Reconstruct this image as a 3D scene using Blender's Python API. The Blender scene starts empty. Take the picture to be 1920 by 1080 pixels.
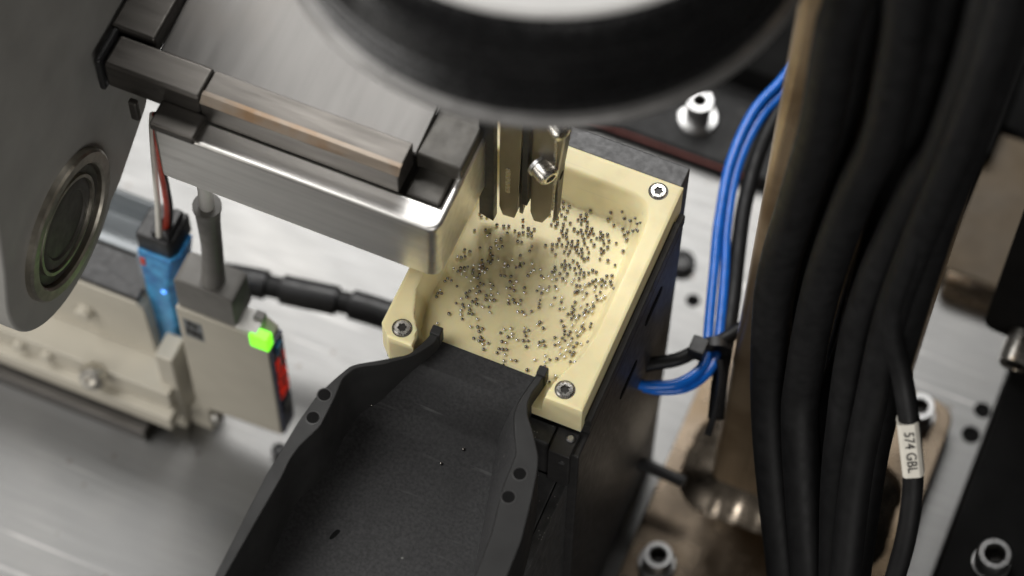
import bpy, bmesh, math, random
from mathutils import Vector, Matrix
from math import sin, cos, radians, pi, tan
random.seed(11)

# ---------------------------------------------------------------- camera
# design frame: millimetres, X and Y along the machine, Z=0 at the top of the cream tray,
# the aluminium base plate lies at Z=-240.  World = metres with the base plate at 0.
BASE = -240.0
def W(p): return Vector((p[0]*.001, p[1]*.001, (p[2]-BASE)*.001))
FPX = 5000.0
_e, _t, _r = radians(62), radians(22), radians(1)
_rt = Vector((cos(_t), sin(_t), 0)); _fh = Vector((-sin(_t), cos(_t), 0)); _z = Vector((0, 0, 1))
FW = _fh*cos(_e) - _z*sin(_e); _up = _fh*sin(_e) + _z*cos(_e)
RX = _rt*cos(_r) + _up*sin(_r); UP = -_rt*sin(_r) + _up*cos(_r)
CAM = -FW*1000.0
def ray(px, py): return FW + RX*((px-960)/FPX) - UP*((py-540)/FPX)
def at(px, py, z):                      # a sight line met at a known height
    d = ray(px, py); return CAM + d*((z-CAM.z)/d.z)
def aty(px, py, y):                     # a sight line met at a known depth plane
    d = ray(px, py); return CAM + d*((y-CAM.y)/d.y)

sc = bpy.context.scene
cd = bpy.data.cameras.new('camera'); cam = bpy.data.objects.new('camera', cd)
sc.collection.objects.link(cam); sc.camera = cam
m = Matrix.Identity(4)
for i in range(3):
    m[i][0] = RX[i]; m[i][1] = UP[i]; m[i][2] = -FW[i]; m[i][3] = W(CAM)[i]
cam.matrix_world = m
cd.sensor_width = 36; cd.lens = FPX/1920*36; cd.clip_start = .05; cd.clip_end = 20
cd.dof.use_dof = True; cd.dof.focus_distance = 1.012; cd.dof.aperture_fstop = 5.8

# ---------------------------------------------------------------- room light
w = bpy.data.worlds.new('World'); sc.world = w; w.use_nodes = True
bg = w.node_tree.nodes['Background']
bg.inputs[0].default_value = (1.0, .95, .88, 1); bg.inputs[1].default_value = .05
def area(name, loc, target, sx, sy, power, col=(1, 1, 1)):
    l = bpy.data.lights.new(name, 'AREA'); l.shape = 'RECTANGLE'; l.size = sx*.001; l.size_y = sy*.001
    l.energy = power; l.color = col
    o = bpy.data.objects.new(name, l); sc.collection.objects.link(o)
    o.location = W(loc); d = (W(target)-W(loc)); o.rotation_euler = d.to_track_quat('-Z', 'Y').to_euler()
    return o
area('ceiling_lamp_rear', (-480, 1000, 1170), (-40, 40, -60), 1050, 560, 20, (1, .985, .96))
area('tray_fill_left', (-800, -330, 1130), (-20, 0, -60), 900, 900, 12.5, (1, .98, .95))  # unseen fill added from the left to brighten the tray
area('low_fill_front', (-900, -1000, 260), (-60, 0, -80), 800, 420, 5.5, (1, .96, .9))  # unseen low fill from front left, lifts the upright faces
area('fill_front_right', (700, -1150, 380), (20, 0, -80), 700, 450, 5, (1, .97, .93))  # fill added at front right for post, arm and body side; no window there
vs = sc.view_settings
vs.view_transform = 'Standard'; vs.look = 'None'; vs.exposure = .25; vs.gamma = 1; vs.use_curve_mapping = False

# ---------------------------------------------------------------- helpers
COL = sc.collection
def place(o, parent=None):
    COL.objects.link(o)
    if parent: o.parent = parent
    return o
def thing(name, label, cat, base=(0, 0, 0), group=None):
    o = bpy.data.objects.new(name, None); o.empty_display_size = .01
    o.location = W(base); COL.objects.link(o)
    tag(o, label, cat, group); return o
def tag(o, label=None, cat=None, group=None, kind=None):
    if label: o['label'] = label
    if cat: o['category'] = cat
    if group: o['group'] = group
    if kind: o['kind'] = kind
    return o
def wpos(o):
    v = o.location.copy()
    while o.parent: o = o.parent; v += o.location
    return v
def obj(name, bm, mt, parent=None, bev=0, seg=2, base=None, smooth=True, sub=0):
    """bm holds design millimetres; the object gets metres relative to its own origin."""
    me = bpy.data.meshes.new(name)
    bmesh.ops.recalc_face_normals(bm, faces=bm.faces[:])
    if base is None:
        org = wpos(parent) if parent else W((0, 0, BASE))
        loc = Vector((0, 0, 0))
        if not parent: loc = org
    else:
        org = W(base); loc = org - (wpos(parent) if parent else Vector((0, 0, 0)))
    for v in bm.verts: v.co = W(v.co) - org
    bm.to_mesh(me); bm.free()
    o = bpy.data.objects.new(name, me); o.location = loc
    for mm in (mt if isinstance(mt, (list, tuple)) else [mt]): me.materials.append(mm)
    place(o, parent)
    if smooth:
        me.polygons.foreach_set('use_smooth', [True]*len(me.polygons))
        try: me.set_sharp_from_angle(angle=radians(32))
        except Exception: pass
    if bev:
        b = o.modifiers.new('bevel', 'BEVEL'); b.width = bev*.001; b.segments = seg
        b.limit_method = 'ANGLE'; b.angle_limit = radians(32); b.harden_normals = True
    if sub:
        s = o.modifiers.new('sub', 'SUBSURF'); s.levels = sub; s.render_levels = sub
    return o
def B(): return bmesh.new()
def box(bm, x0, x1, y0, y1, z0, z1):
    v = [bm.verts.new((x, y, z)) for z in (z0, z1) for x, y in ((x0, y0), (x1, y0), (x1, y1), (x0, y1))]
    for f in ((0, 3, 2, 1), (4, 5, 6, 7), (0, 1, 5, 4), (1, 2, 6, 5), (2, 3, 7, 6), (3, 0, 4, 7)): bm.faces.new([v[i] for i in f])
    return bm
def bx(*a): return box(B(), *a)
def frame(axis):
    a = Vector(axis).normalized()
    h = Vector((0, 0, 1)) if abs(a.z) < .9 else Vector((1, 0, 0))
    u = a.cross(h).normalized(); return a, u, a.cross(u).normalized()
def lathe(bm, c, axis, prof, n=32, close=True):
    """prof: (radius, height along axis) list; capped where the radius is not zero."""
    a, u, v = frame(axis); c = Vector(c); rings = []
    for r, h in prof:
        if r < 1e-6: rings.append([bm.verts.new(c + a*h)])
        else: rings.append([bm.verts.new(c + a*h + (u*cos(2*pi*i/n) + v*sin(2*pi*i/n))*r) for i in range(n)])
    for A, Bq in zip(rings, rings[1:]):
        for i in range(n):
            j = (i+1) % n
            if len(A) == 1 and len(Bq) == 1: continue
            if len(A) == 1: bm.faces.new([A[0], Bq[i], Bq[j]])
            elif len(Bq) == 1: bm.faces.new([A[i], A[j], Bq[0]])
            else: bm.faces.new([A[i], A[j], Bq[j], Bq[i]])
    if close:
        for R in (rings[0], rings[-1]):
            if len(R) > 1: bm.faces.new(R)
    return bm
def cyl(c, axis, r, h, n=24): return lathe(B(), c, axis, [(r, 0), (r, h)], n)
def spline(pts, per=8):
    P = [Vector(p) for p in pts]; P = [P[0]*2-P[1]] + P + [P[-1]*2-P[-2]]; out = []
    for i in range(1, len(P)-2):
        a, b, c, d = P[i-1:i+3]
        for k in range(per):
            t = k/per
            out.append(.5*((2*b) + (c-a)*t + (2*a-5*b+4*c-d)*t*t + (3*b-3*c+d-a)*t**3))
    out.append(P[-2]); return out
def tube(bm, pts, r, n=14, per=8, smooth=True, rf=None):
    P = spline(pts, per) if smooth else [Vector(p) for p in pts]
    t = (P[1]-P[0]).normalized(); _, u, v = frame(t); rings = []
    for i, p in enumerate(P):
        t2 = (P[min(i+1, len(P)-1)] - P[max(i-1, 0)]).normalized()
        q = t.rotation_difference(t2); u = q @ u; v = q @ v; t = t2
        rr = r if rf is None else rf(i/(len(P)-1))
        rings.append([bm.verts.new(p + (u*cos(2*pi*k/n) + v*sin(2*pi*k/n))*rr) for k in range(n)])
    for A, Bq in zip(rings, rings[1:]):
        for k in range(n): bm.faces.new([A[k], A[(k+1) % n], Bq[(k+1) % n], Bq[k]])
    bm.faces.new(rings[0]); bm.faces.new(rings[-1]); return bm
def prism(bm, poly, ax, lo, hi):
    """poly in the two other axes (in x,y,z order), swept along axis ax."""
    def mk(p, h):
        c = list(p); c.insert(ax, h); return bm.verts.new(c)
    A = [mk(p, lo) for p in poly]; Bq = [mk(p, hi) for p in poly]; n = len(poly)
    bm.faces.new(A); bm.faces.new(Bq)
    for i in range(n): bm.faces.new([A[i], A[(i+1) % n], Bq[(i+1) % n], Bq[i]])
    return bm
def rrect(x0, x1, y0, y1, r, n=6):
    out = []
    for cx, cy, a0 in ((x1-r, y1-r, 0), (x0+r, y1-r, 90), (x0+r, y0+r, 180), (x1-r, y0+r, 270)):
        for k in range(n+1):
            a = radians(a0+90*k/n); out.append((cx+r*cos(a), cy+r*sin(a)))
    return out
def lerp(tab, x):
    if x <= tab[0][0]: return tab[0][1]
    for (a, p), (b, q) in zip(tab, tab[1:]):
        if x <= b: return p + (q-p)*(x-a)/(b-a)
    return tab[-1][1]

# ---------------------------------------------------------------- materials
def pm(name, col, metal=0., rough=.5, var=.15, vscale=90, stretch=(1, 1, 1), rvar=.12, bump=0., bscale=900,
       bstretch=None, speck=0., speckcol=(.6, .6, .58), speckscale=500, coat=0, sss=0, sssr=(.002, .0014, .0007),
       scratch=0., scratchcol=(.8, .8, .8), scratchst=(.03, 1, 1), scratchscale=420, dark=None, darkscale=25, darkamt=.5, spec=.5, rot=0., trans=0., ior=1.45, emit=None, estr=0):
    mt = bpy.data.materials.new(name); mt.use_nodes = True
    nt = mt.node_tree; N = nt.nodes; L = nt.links; p = N['Principled BSDF']
    tc = N.new('ShaderNodeTexCoord')
    def mapping(s, rz=rot):
        q = N.new('ShaderNodeMapping'); q.inputs['Scale'].default_value = s; q.inputs['Rotation'].default_value = (0, 0, rz)
        L.new(tc.outputs['Object'], q.inputs[0]); return q.outputs[0]
    def noise(s, st, detail=5, rz=rot):
        q = N.new('ShaderNodeTexNoise'); q.inputs['Scale'].default_value = s; q.inputs['Detail'].default_value = detail
        L.new(mapping(st, rz), q.inputs[0]); return q.outputs[0]
    def rng(src, a, b, c, d):
        q = N.new('ShaderNodeMapRange'); L.new(src, q.inputs[0])
        for i, vv in enumerate((a, b, c, d)): q.inputs[i+1].default_value = vv
        return q.outputs[0]
    def mix(fac, a, b):
        q = N.new('ShaderNodeMix'); q.data_type = 'RGBA'
        if isinstance(fac, float): q.inputs[0].default_value = fac
        else: L.new(fac, q.inputs[0])
        for i, s in ((6, a), (7, b)):
            if isinstance(s, tuple): q.inputs[i].default_value = (*s, 1)
            else: L.new(s, q.inputs[i])
        return q.outputs[2]
    n1 = noise(vscale, stretch)
    lo = tuple(c*(1-var) for c in col); hi = tuple(min(1, c*(1+var)) for c in col)
    c = mix(rng(n1, .3, .7, 0, 1), lo, hi)
    if dark:
        n3 = noise(darkscale, (1, 1, 1), 6)
        c = mix(rng(n3, .48, .68, 0, darkamt), c, dark)
    if scratch:
        n4 = noise(scratchscale, scratchst, 2, rot+.35); n5 = noise(18, (1, 1, 1), 3)
        mu = N.new('ShaderNodeMath'); mu.operation = 'MULTIPLY'
        L.new(rng(n4, .64, .74, 0, scratch), mu.inputs[0]); L.new(rng(n5, .45, .6, 0, 1), mu.inputs[1])
        c = mix(mu.outputs[0], c, scratchcol)
    if speck:
        vo = N.new('ShaderNodeTexVoronoi'); vo.inputs['Scale'].default_value = speckscale; vo.inputs['Randomness'].default_value = 1
        L.new(tc.outputs['Object'], vo.inputs[0])
        rnd = N.new('ShaderNodeSeparateColor'); L.new(vo.outputs['Color'], rnd.inputs[0])
        a = rng(vo.outputs['Distance'], .16, .24, 1, 0); b = rng(rnd.outputs[0], 1-speck, 1-speck+.01, 0, 1)
        mu = N.new('ShaderNodeMath'); mu.operation = 'MULTIPLY'; L.new(a, mu.inputs[0]); L.new(b, mu.inputs[1])
        c = mix(mu.outputs[0], c, speckcol)
    L.new(c, p.inputs['Base Color'])
    p.inputs['Metallic'].default_value = metal
    L.new(rng(noise(vscale*1.7, stretch), .25, .75, max(.02, rough-rvar), min(1, rough+rvar)), p.inputs['Roughness'])
    p.inputs['Specular IOR Level'].default_value = spec
    p.inputs['Coat Weight'].default_value = coat
    p.inputs['IOR'].default_value = ior; p.inputs['Transmission Weight'].default_value = trans
    if sss:
        p.inputs['Subsurface Weight'].default_value = sss; p.inputs['Subsurface Radius'].default_value = sssr
        p.inputs['Subsurface Scale'].default_value = 1.0
    if bump:
        bn = N.new('ShaderNodeBump'); bn.inputs['Strength'].default_value = bump; bn.inputs['Distance'].default_value = .0003
        L.new(noise(bscale, bstretch or stretch, 4), bn.inputs['Height']); L.new(bn.outputs[0], p.inputs['Normal'])
    if emit:
        p.inputs['Emission Color'].default_value = (*emit, 1); p.inputs['Emission Strength'].default_value = estr
    return mt
M = {}
M['plate'] = pm('machined_aluminium', (.16, .16, .158), 1, .40, .06, 60, (.35, 6, 1), .05, .05, 240, (.25, 8, 1), rot=radians(-8),
                dark=(.22, .215, .205), darkscale=16, darkamt=.35, scratch=.75, scratchcol=(.42, .41, .40), scratchst=(.02, 1, 1), scratchscale=260, speck=.05, speckcol=(.12, .11, .1), speckscale=170)
M['nylon'] = pm('natural_nylon', (.87, .775, .465), 0, .42, .03, 30, (1, 1, 1), .07, .03, 500, sss=.55, dark=(.66, .56, .33), darkscale=55, darkamt=.42, scratch=.25, scratchcol=(.62, .55, .40))
M['steelball'] = pm('chrome_steel', (.24, .225, .205), 1, .10, .2, 900, rvar=.08)
M['brightball'] = pm('polished_steel', (.78, .77, .75), 1, .07, .1, 900, rvar=.04)
M['screw'] = pm('stainless_screw', (.62, .60, .56), 1, .27, .15, 800, rvar=.1)
M['socket'] = pm('socket_painted_shade', (.03, .028, .025), .2, .45, .2, 900)  # recess shade put into the colour as near-black
M['zinc'] = pm('zinc_plated_bolt', (.45, .45, .45), 1, .34, .1, 400, rvar=.08)
M['anod'] = pm('black_anodised', (.028, .027, .027), 0, .46, .2, 140, (1, 1, 1), .08, .05, 1200, speck=.012, speckcol=(.30, .29, .27), speckscale=260)
M['anodrail'] = pm('black_anodised_dusty', (.075, .075, .075), .2, .5, .3, 200, (1, 1, 1), .1, .25, 900, speck=.22, speckcol=(.42, .41, .39), speckscale=900)
M['chute'] = pm('black_antistatic_plate', (.038, .038, .039), 0, .68, .28, 800, (1, 1, 1), .08, .35, 1100, speck=.004, speckcol=(.35, .35, .33), speckscale=420, scratch=.5, scratchcol=(.11, .11, .11), scratchst=(.08, 1, 1), dark=(.028, .028, .029), darkscale=30, darkamt=.6, spec=.2)
M['chutewall'] = pm('black_matt_wall', (.016, .016, .016), 0, .6, .2, 70, (1, 1, 1), .08, .06, 1500)
M['greyblock'] = pm('grey_anodised', (.085, .085, .087), .3, .5, .2, 300, (1, 1, 1), .1, .15, 1500)
M['stainless'] = pm('brushed_stainless', (.80, .785, .76), 1, .36, .10, 50, (.3, 5, 5), .08, .06, 300, (.2, 8, 8))
M['hopperplate'] = pm('satin_stainless_sheet', (.25, .243, .235), 1, .42, .06, 30, (5, .5, 1), .05, .03, 300, (8, .3, 1), dark=(.26, .24, .22), darkscale=30, darkamt=.5)
M['rusty'] = pm('stained_stainless', (.24, .205, .17), 1, .40, .15, 50, (.4, 4, 4), .1, .06, 300, (.2, 8, 8), dark=(.22, .13, .065), darkscale=70, darkamt=.75)
M['darksteel'] = pm('dull_dark_steel', (.125, .117, .108), .9, .44, .18, 60, (.4, 4, 4), .1, .05, 400)
M['armgrey'] = pm('grey_painted_cast', (.25, .246, .232), .0, .55, .10, 40, (1, 1, 1), .1, .1, 700)
M['fingersteel'] = pm('ground_steel_finger', (.34, .315, .28), 1, .33, .15, 120, (1, 1, .3), .08, .05, 500)
M['bearing'] = pm('bearing_steel', (.46, .43, .37), 1, .38, .2, 200, rvar=.1)
M['sealdark'] = pm('bearing_seal', (.06, .056, .049), .3, .45, .25, 120, rvar=.12)
M['black'] = pm('black_plastic', (.013, .013, .014), 0, .42, .2, 200)
M['rubber'] = pm('black_cable_jacket', (.0075, .0075, .008), 0, .55, .25, 120, rvar=.1, spec=.35, bump=.05, bscale=800)
M['housing'] = pm('gloss_black_housing', (.010, .010, .0105), 0, .24, .2, 200, spec=.45)
M['white'] = pm('white_cap', (.45, .445, .435), 0, .42, .03, 40)
M['flange'] = pm('grey_flange', (.30, .295, .29), .6, .36, .12, 90)
M['brown'] = pm('stainless_painted_reflection', (.48, .36, .235), .45, .34, .14, 40, (4, 4, .3), .1, .05, 300, (8, 8, .2), dark=(.17, .10, .045), darkscale=22, darkamt=.6)  # brown of the reflected surroundings tinted into the stainless
M['flangebrown'] = pm('flange_painted_reflection', (.17, .135, .10), .95, .26, .2, 40, (1, 1, 1), .1, .06, 500, dark=(.09, .06, .03), darkscale=30, darkamt=.6)  # steel with the reflected brown put into its colour
M['blockbrown'] = pm('dark_brown_plate', (.062, .044, .024), .3, .5, .3, 30, (1, 1, 1), .1, .06, 500)  # dark brown with random variation
M['weld'] = pm('weld_bead', (.55, .47, .38), 1, .22, .35, 90, rvar=.12, bump=.25, bscale=200)
M['beige'] = pm('beige_plastic', (.47, .44, .37), 0, .5, .05, 60, rvar=.06)
M['beigelite'] = pm('pale_plastic', (.66, .65, .62), 0, .42, .04, 60)
M['plug'] = pm('grey_plug', (.155, .15, .14), 0, .58, .08, 120, bump=.06, bscale=1200)
M['boot'] = pm('grey_boot', (.17, .165, .155), 0, .5, .08, 120)
M['navy'] = pm('navy_panel', (.016, .022, .06), 0, .3, .4, 300)
M['redseg'] = pm('red_digits', (.5, .02, .01), 0, .4, .1, 200, emit=(1, .05, .02), estr=.22)
M['green'] = pm('green_lamp', (.2, .9, .05), 0, .35, .05, 200, emit=(.22, 1, .02), estr=1.05)
M['bluegel'] = pm('clear_blue_plastic', (.09, .40, .98), 0, .12, .45, 160, rvar=.1, trans=.35, ior=1.3, bump=.25, bscale=260)
M['blueled'] = pm('blue_indicator', (.1, .3, .9), 0, .3, .05, 200, emit=(.12, .35, 1), estr=2)
M['clear'] = pm('clear_cover', (.50, .53, .55), 0, .12, .1, 90, trans=.65, rvar=.06, ior=1.3)
M['galv'] = pm('galvanised_rail', (.20, .215, .225), .6, .34, .15, 60, (.3, 4, 4), rvar=.1)
M['bluetube'] = pm('blue_pneumatic_tube', (.012, .16, .68), 0, .22, .12, 200, rvar=.05, spec=.5)
M['wirewhite'] = pm('white_wire', (.72, .70, .64), 0, .45, .05, 200)
M['wirered'] = pm('red_wire', (.50, .045, .02), 0, .4, .1, 200)
M['labelwhite'] = pm('white_sleeve', (.74, .71, .63), 0, .45, .05, 200)
M['ink'] = pm('black_ink', (.03, .028, .026), 0, .6, .1, 200)
M['redstrip'] = pm('red_edge_strip', (.50, .20, .18), 0, .5, .15, 120)
M['mat'] = pm('dark_rubber_sheet', (.016, .016, .0165), 0, .7, .15, 120, bump=.1, bscale=900)
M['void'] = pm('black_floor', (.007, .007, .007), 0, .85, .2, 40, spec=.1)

# ================================================================ the setting
# ---- machined base plate (holes are black discs laid on top, their dark depth painted)
o = obj('base_plate', bx(-520, 184, -330, 216, -256, BASE), M['plate'], None, .8)
tag(o, 'bright machined aluminium plate under the whole machine', None, None, 'structure')
base_plate = o
for hx, hy, r, lug in ((22, 162, 6.5, 1), (34, 146, 2.6, 0), (179, 145, 3.2, 0), (178, 131, 3.6, 0), (-113, -3, 3.6, 1)):
    if lug:
        b = lathe(B(), (hx, hy, BASE+.1), (0, 0, 1), [(r, 0), (r, 3.2), (r*.72, 4.6), (r*.62, 4.6), (r*.5, 3), (0, 3)], 20)
        obj('plug', b, M['black'], base_plate)
    else:
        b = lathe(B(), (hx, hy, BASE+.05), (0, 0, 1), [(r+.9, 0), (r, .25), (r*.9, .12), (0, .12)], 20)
        obj('painted_hole', b, M['void'], base_plate)
o = obj('floor', bx(-2500, 2500, -2500, 2500, -420, -400), M['void'], None)
tag(o, 'dark floor far below the machine plate', None, None, 'structure')

# ---- dark sheet with a red edge behind the feeder, and the black cover beyond it
t = thing('rubber_sheet', 'dark grey sheet with red front edge lying behind the tray', 'sheet', (0, 216, BASE))
obj('sheet', bx(-220, 66, 217.2, 262, BASE-3, -231), M['mat'], t, .8)
obj('edge_strip', bx(-220, 40, 216.4, 217.2, -235.8, -234.4), M['redstrip'], t, .3)
obj('support', bx(-220, 184, 218, 300, -262, -244), M['void'], t)
o = obj('rear_cover', bx(-330, 140, 262.5, 330, -262, -214), M['void'], None, 2)
tag(o, 'black cover panel standing behind the machine plate', 'panel')
# ---- right-hand beam
t = thing('side_beam', 'long black beam running along right edge of aluminium plate', 'beam', (240, 20, -300))
obj('beam', bx(184.6, 330, -330, 420, -300, -150), M['void'], t, 1.5)

# ================================================================ feeder body
t = thing('linear_feeder', 'tall black anodised feeder block standing under the cream tray', 'feeder', (8, 0, BASE))
obj('column', bx(-30, 46, -44.5, 64, BASE, -24.2), M['anod'], t, .8)
obj('front_column', bx(-30, 38.2, -190, -45, BASE, -48), M['anodrail'], t, .5)
obj('side_plate', bx(38.5, 42.6, -190, -45, BASE, -48.2), M['anodrail'], t, .4)
obj('top_plate', bx(-37, 46, -34, 65, -24, -18.2), M['anod'], t, .5)
obj('ledge', bx(43.7, 46.4, -34, 58, -18.1, -13), M['anod'], t, .4)
sb = obj('stop_block', bx(34.5, 43.2, -47, -36, -48, -22), M['anod'], t, .5)
obj('screw', lathe(B(), (40.6, -39.5, -22), (0, 0, 1), [(1.7, 0), (1.7, .9), (1.1, 1.3), (0, 1.3)], 16), M['zinc'], sb)
obj('pin', lathe(B(), (40.2, -47, -28), (0, -1, 0), [(1.3, 0), (1.2, .4), (0, .5)], 14), M['greyblock'], sb)
obj('stop_block', bx(22, 33.8, -44, -36, -48, -23), M['anodrail'], t, .5)
for k, (y, z) in enumerate(((34, -40), (10, -60))):
    obj('painted_slot', prism(B(), [(p[0], p[1]) for p in rrect(y-9, y+9, z-3, z+3, 2.8)], 0, 45.6, 46.25), M['void'], t)  # black pad on the face, the dark inside of a slot painted
obj('dowel', tube(B(), [(46, 42, -205), (68, 41, -205)], 3.0, 12, smooth=False), M['black'], t, .4)

# ---- grey block behind the tray
o = obj('backing_block', bx(-40, 42.6, 66.4, 76, -40, -1.6), M['greyblock'], None, .7, base=(0, 71, -40))
tag(o, 'dark grey metal block fixed along back edge of cream tray', 'block')

# ================================================================ cream tray
X0, X1, Y0, Y1, FZ, BZ = -39., 43.5, -37., 66., -12., -18.
def sm(t): t = max(0, min(1, t)); return t*t*(3-2*t)
def tray_z(x, y):
    # distance inside the rim's inner outline, scaled by the slope width of each wall
    xr = lerp([(-37, 28.5), (-31, 29.2), (-24, 31.5), (-16, 35), (-5, 36.8), (60, 37)], y)
    xl = lerp([(-37, -24.5), (-30, -25.5), (-24, -29.5), (-14, -33), (0, -33.5), (60, -33.5)], y)
    wr = lerp([(-37, .9), (-31, 1.2), (-22, 3), (-10, 4.8), (60, 5)], y)
    wl = lerp([(-37, .9), (-31, 1.2), (-22, 3), (-10, 4.5), (60, 4.5)], y)
    a = (xr-x)/wr; b = (x-xl)/wl; c = (56.6-y)/8.6
    # round the inner corners
    s = 1.25
    d = -math.log(math.exp(-s*a)+math.exp(-s*b)+math.exp(-s*c)+1e-12)/s if max(-a, -b, -c) < 6 else -1
    z = FZ*sm((d+.06)/1.05)
    if z < FZ+1e-6:
        z = FZ
    return z
def make_tray():
    bm = B(); nx, ny = 124, 150
    xs = [X0+(X1-X0)*i/nx for i in range(nx+1)]; ys = [Y0+(Y1-Y0)*j/ny for j in range(ny+1)]
    def cham(x, y):
        s = (x-X0)+(y-Y0)
        if s < 4.5: k = (4.5-s)/2; return x+k, y+k
        return x, y
    G = []
    for j, y in enumerate(ys):
        row = []
        for i, x in enumerate(xs):
            xx, yy = cham(x, y); z = tray_z(x, y)
            if i in (0, nx) or j in (0, ny): z -= .35 if z > -1 else .2
            row.append(bm.verts.new((xx, yy, z)))
        G.append(row)
    for j in range(ny):
        for i in range(nx): bm.faces.new([G[j][i], G[j][i+1], G[j+1][i+1], G[j+1][i]])
    loop = G[0][:] + [G[j][nx] for j in range(1, ny+1)] + [G[ny][i] for i in range(nx-1, -1, -1)] + [G[j][0] for j in range(ny-1, 0, -1)]
    low = []
    for v in loop:
        x, y = v.co.x, v.co.y
        low.append(bm.verts.new((x, y, BZ)))
    n = len(loop)
    for i in range(n): bm.faces.new([loop[i], low[i], low[(i+1) % n], loop[(i+1) % n]])
    bm.faces.new(low)
    bmesh.ops.remove_doubles(bm, verts=bm.verts[:], dist=.0005)
    return bm
t = thing('parts_tray', 'cream plastic tray with sloped walls, strewn with tiny steel balls', 'tray', (2, 14, BZ))
tray_body = obj('tray_body', make_tray(), M['nylon'], t)
def star(r, k, n=36): return [((r*(1+k*cos(6*a)))*cos(a), (r*(1+k*cos(6*a)))*sin(a)) for a in [2*pi*i/n for i in range(n)]]
for sx, sy, rot in ((35.2, 60.6, .1), (-31, -31.6, .5), (34.4, -31.4, .9)):
    # countersunk six-lobe screw: dished head around a real recess
    bm = B(); z = .15; prof = []
    outer = [(3.35*cos(2*pi*i/36+rot), 3.35*sin(2*pi*i/36+rot)) for i in range(36)]
    st = [(x*cos(rot)-y*sin(rot), x*sin(rot)+y*cos(rot)) for x, y in star(1.45, .13)]
    rings = [[(x, y, -.5) for x, y in outer], [(x, y, z+.1) for x, y in outer], [(x*.86, y*.86, z+.45) for x, y in outer],
             [(x*1.14, y*1.14, z+.5) for x, y in st]]
    R = [[bm.verts.new((sx+p[0], sy+p[1], p[2])) for p in r] for r in rings]
    for A, Bq in zip(R, R[1:]):
        for i in range(36): bm.faces.new([A[i], A[(i+1) % 36], Bq[(i+1) % 36], Bq[i]])
    h = obj('screw', bm, M['screw'], t)
    bm = B(); R = [[bm.verts.new((sx+p[0]*k, sy+p[1]*k, zz)) for p in st] for k, zz in ((1.14, z+.5), (1.04, z+.3), (.96, .09))]
    for A, Bq in zip(R, R[1:]):
        for i in range(36): bm.faces.new([A[i], A[(i+1) % 36], Bq[(i+1) % 36], Bq[i]])
    bm.faces.new(R[-1])
    obj('socket', bm, M['socket'], h)
    obj('countersink', lathe(B(), (sx, sy, 0), (0, 0, 1), [(3.4, .06), (3.75, .1), (3.85, .02)], 32, False), M['sealdark'], t)

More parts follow.
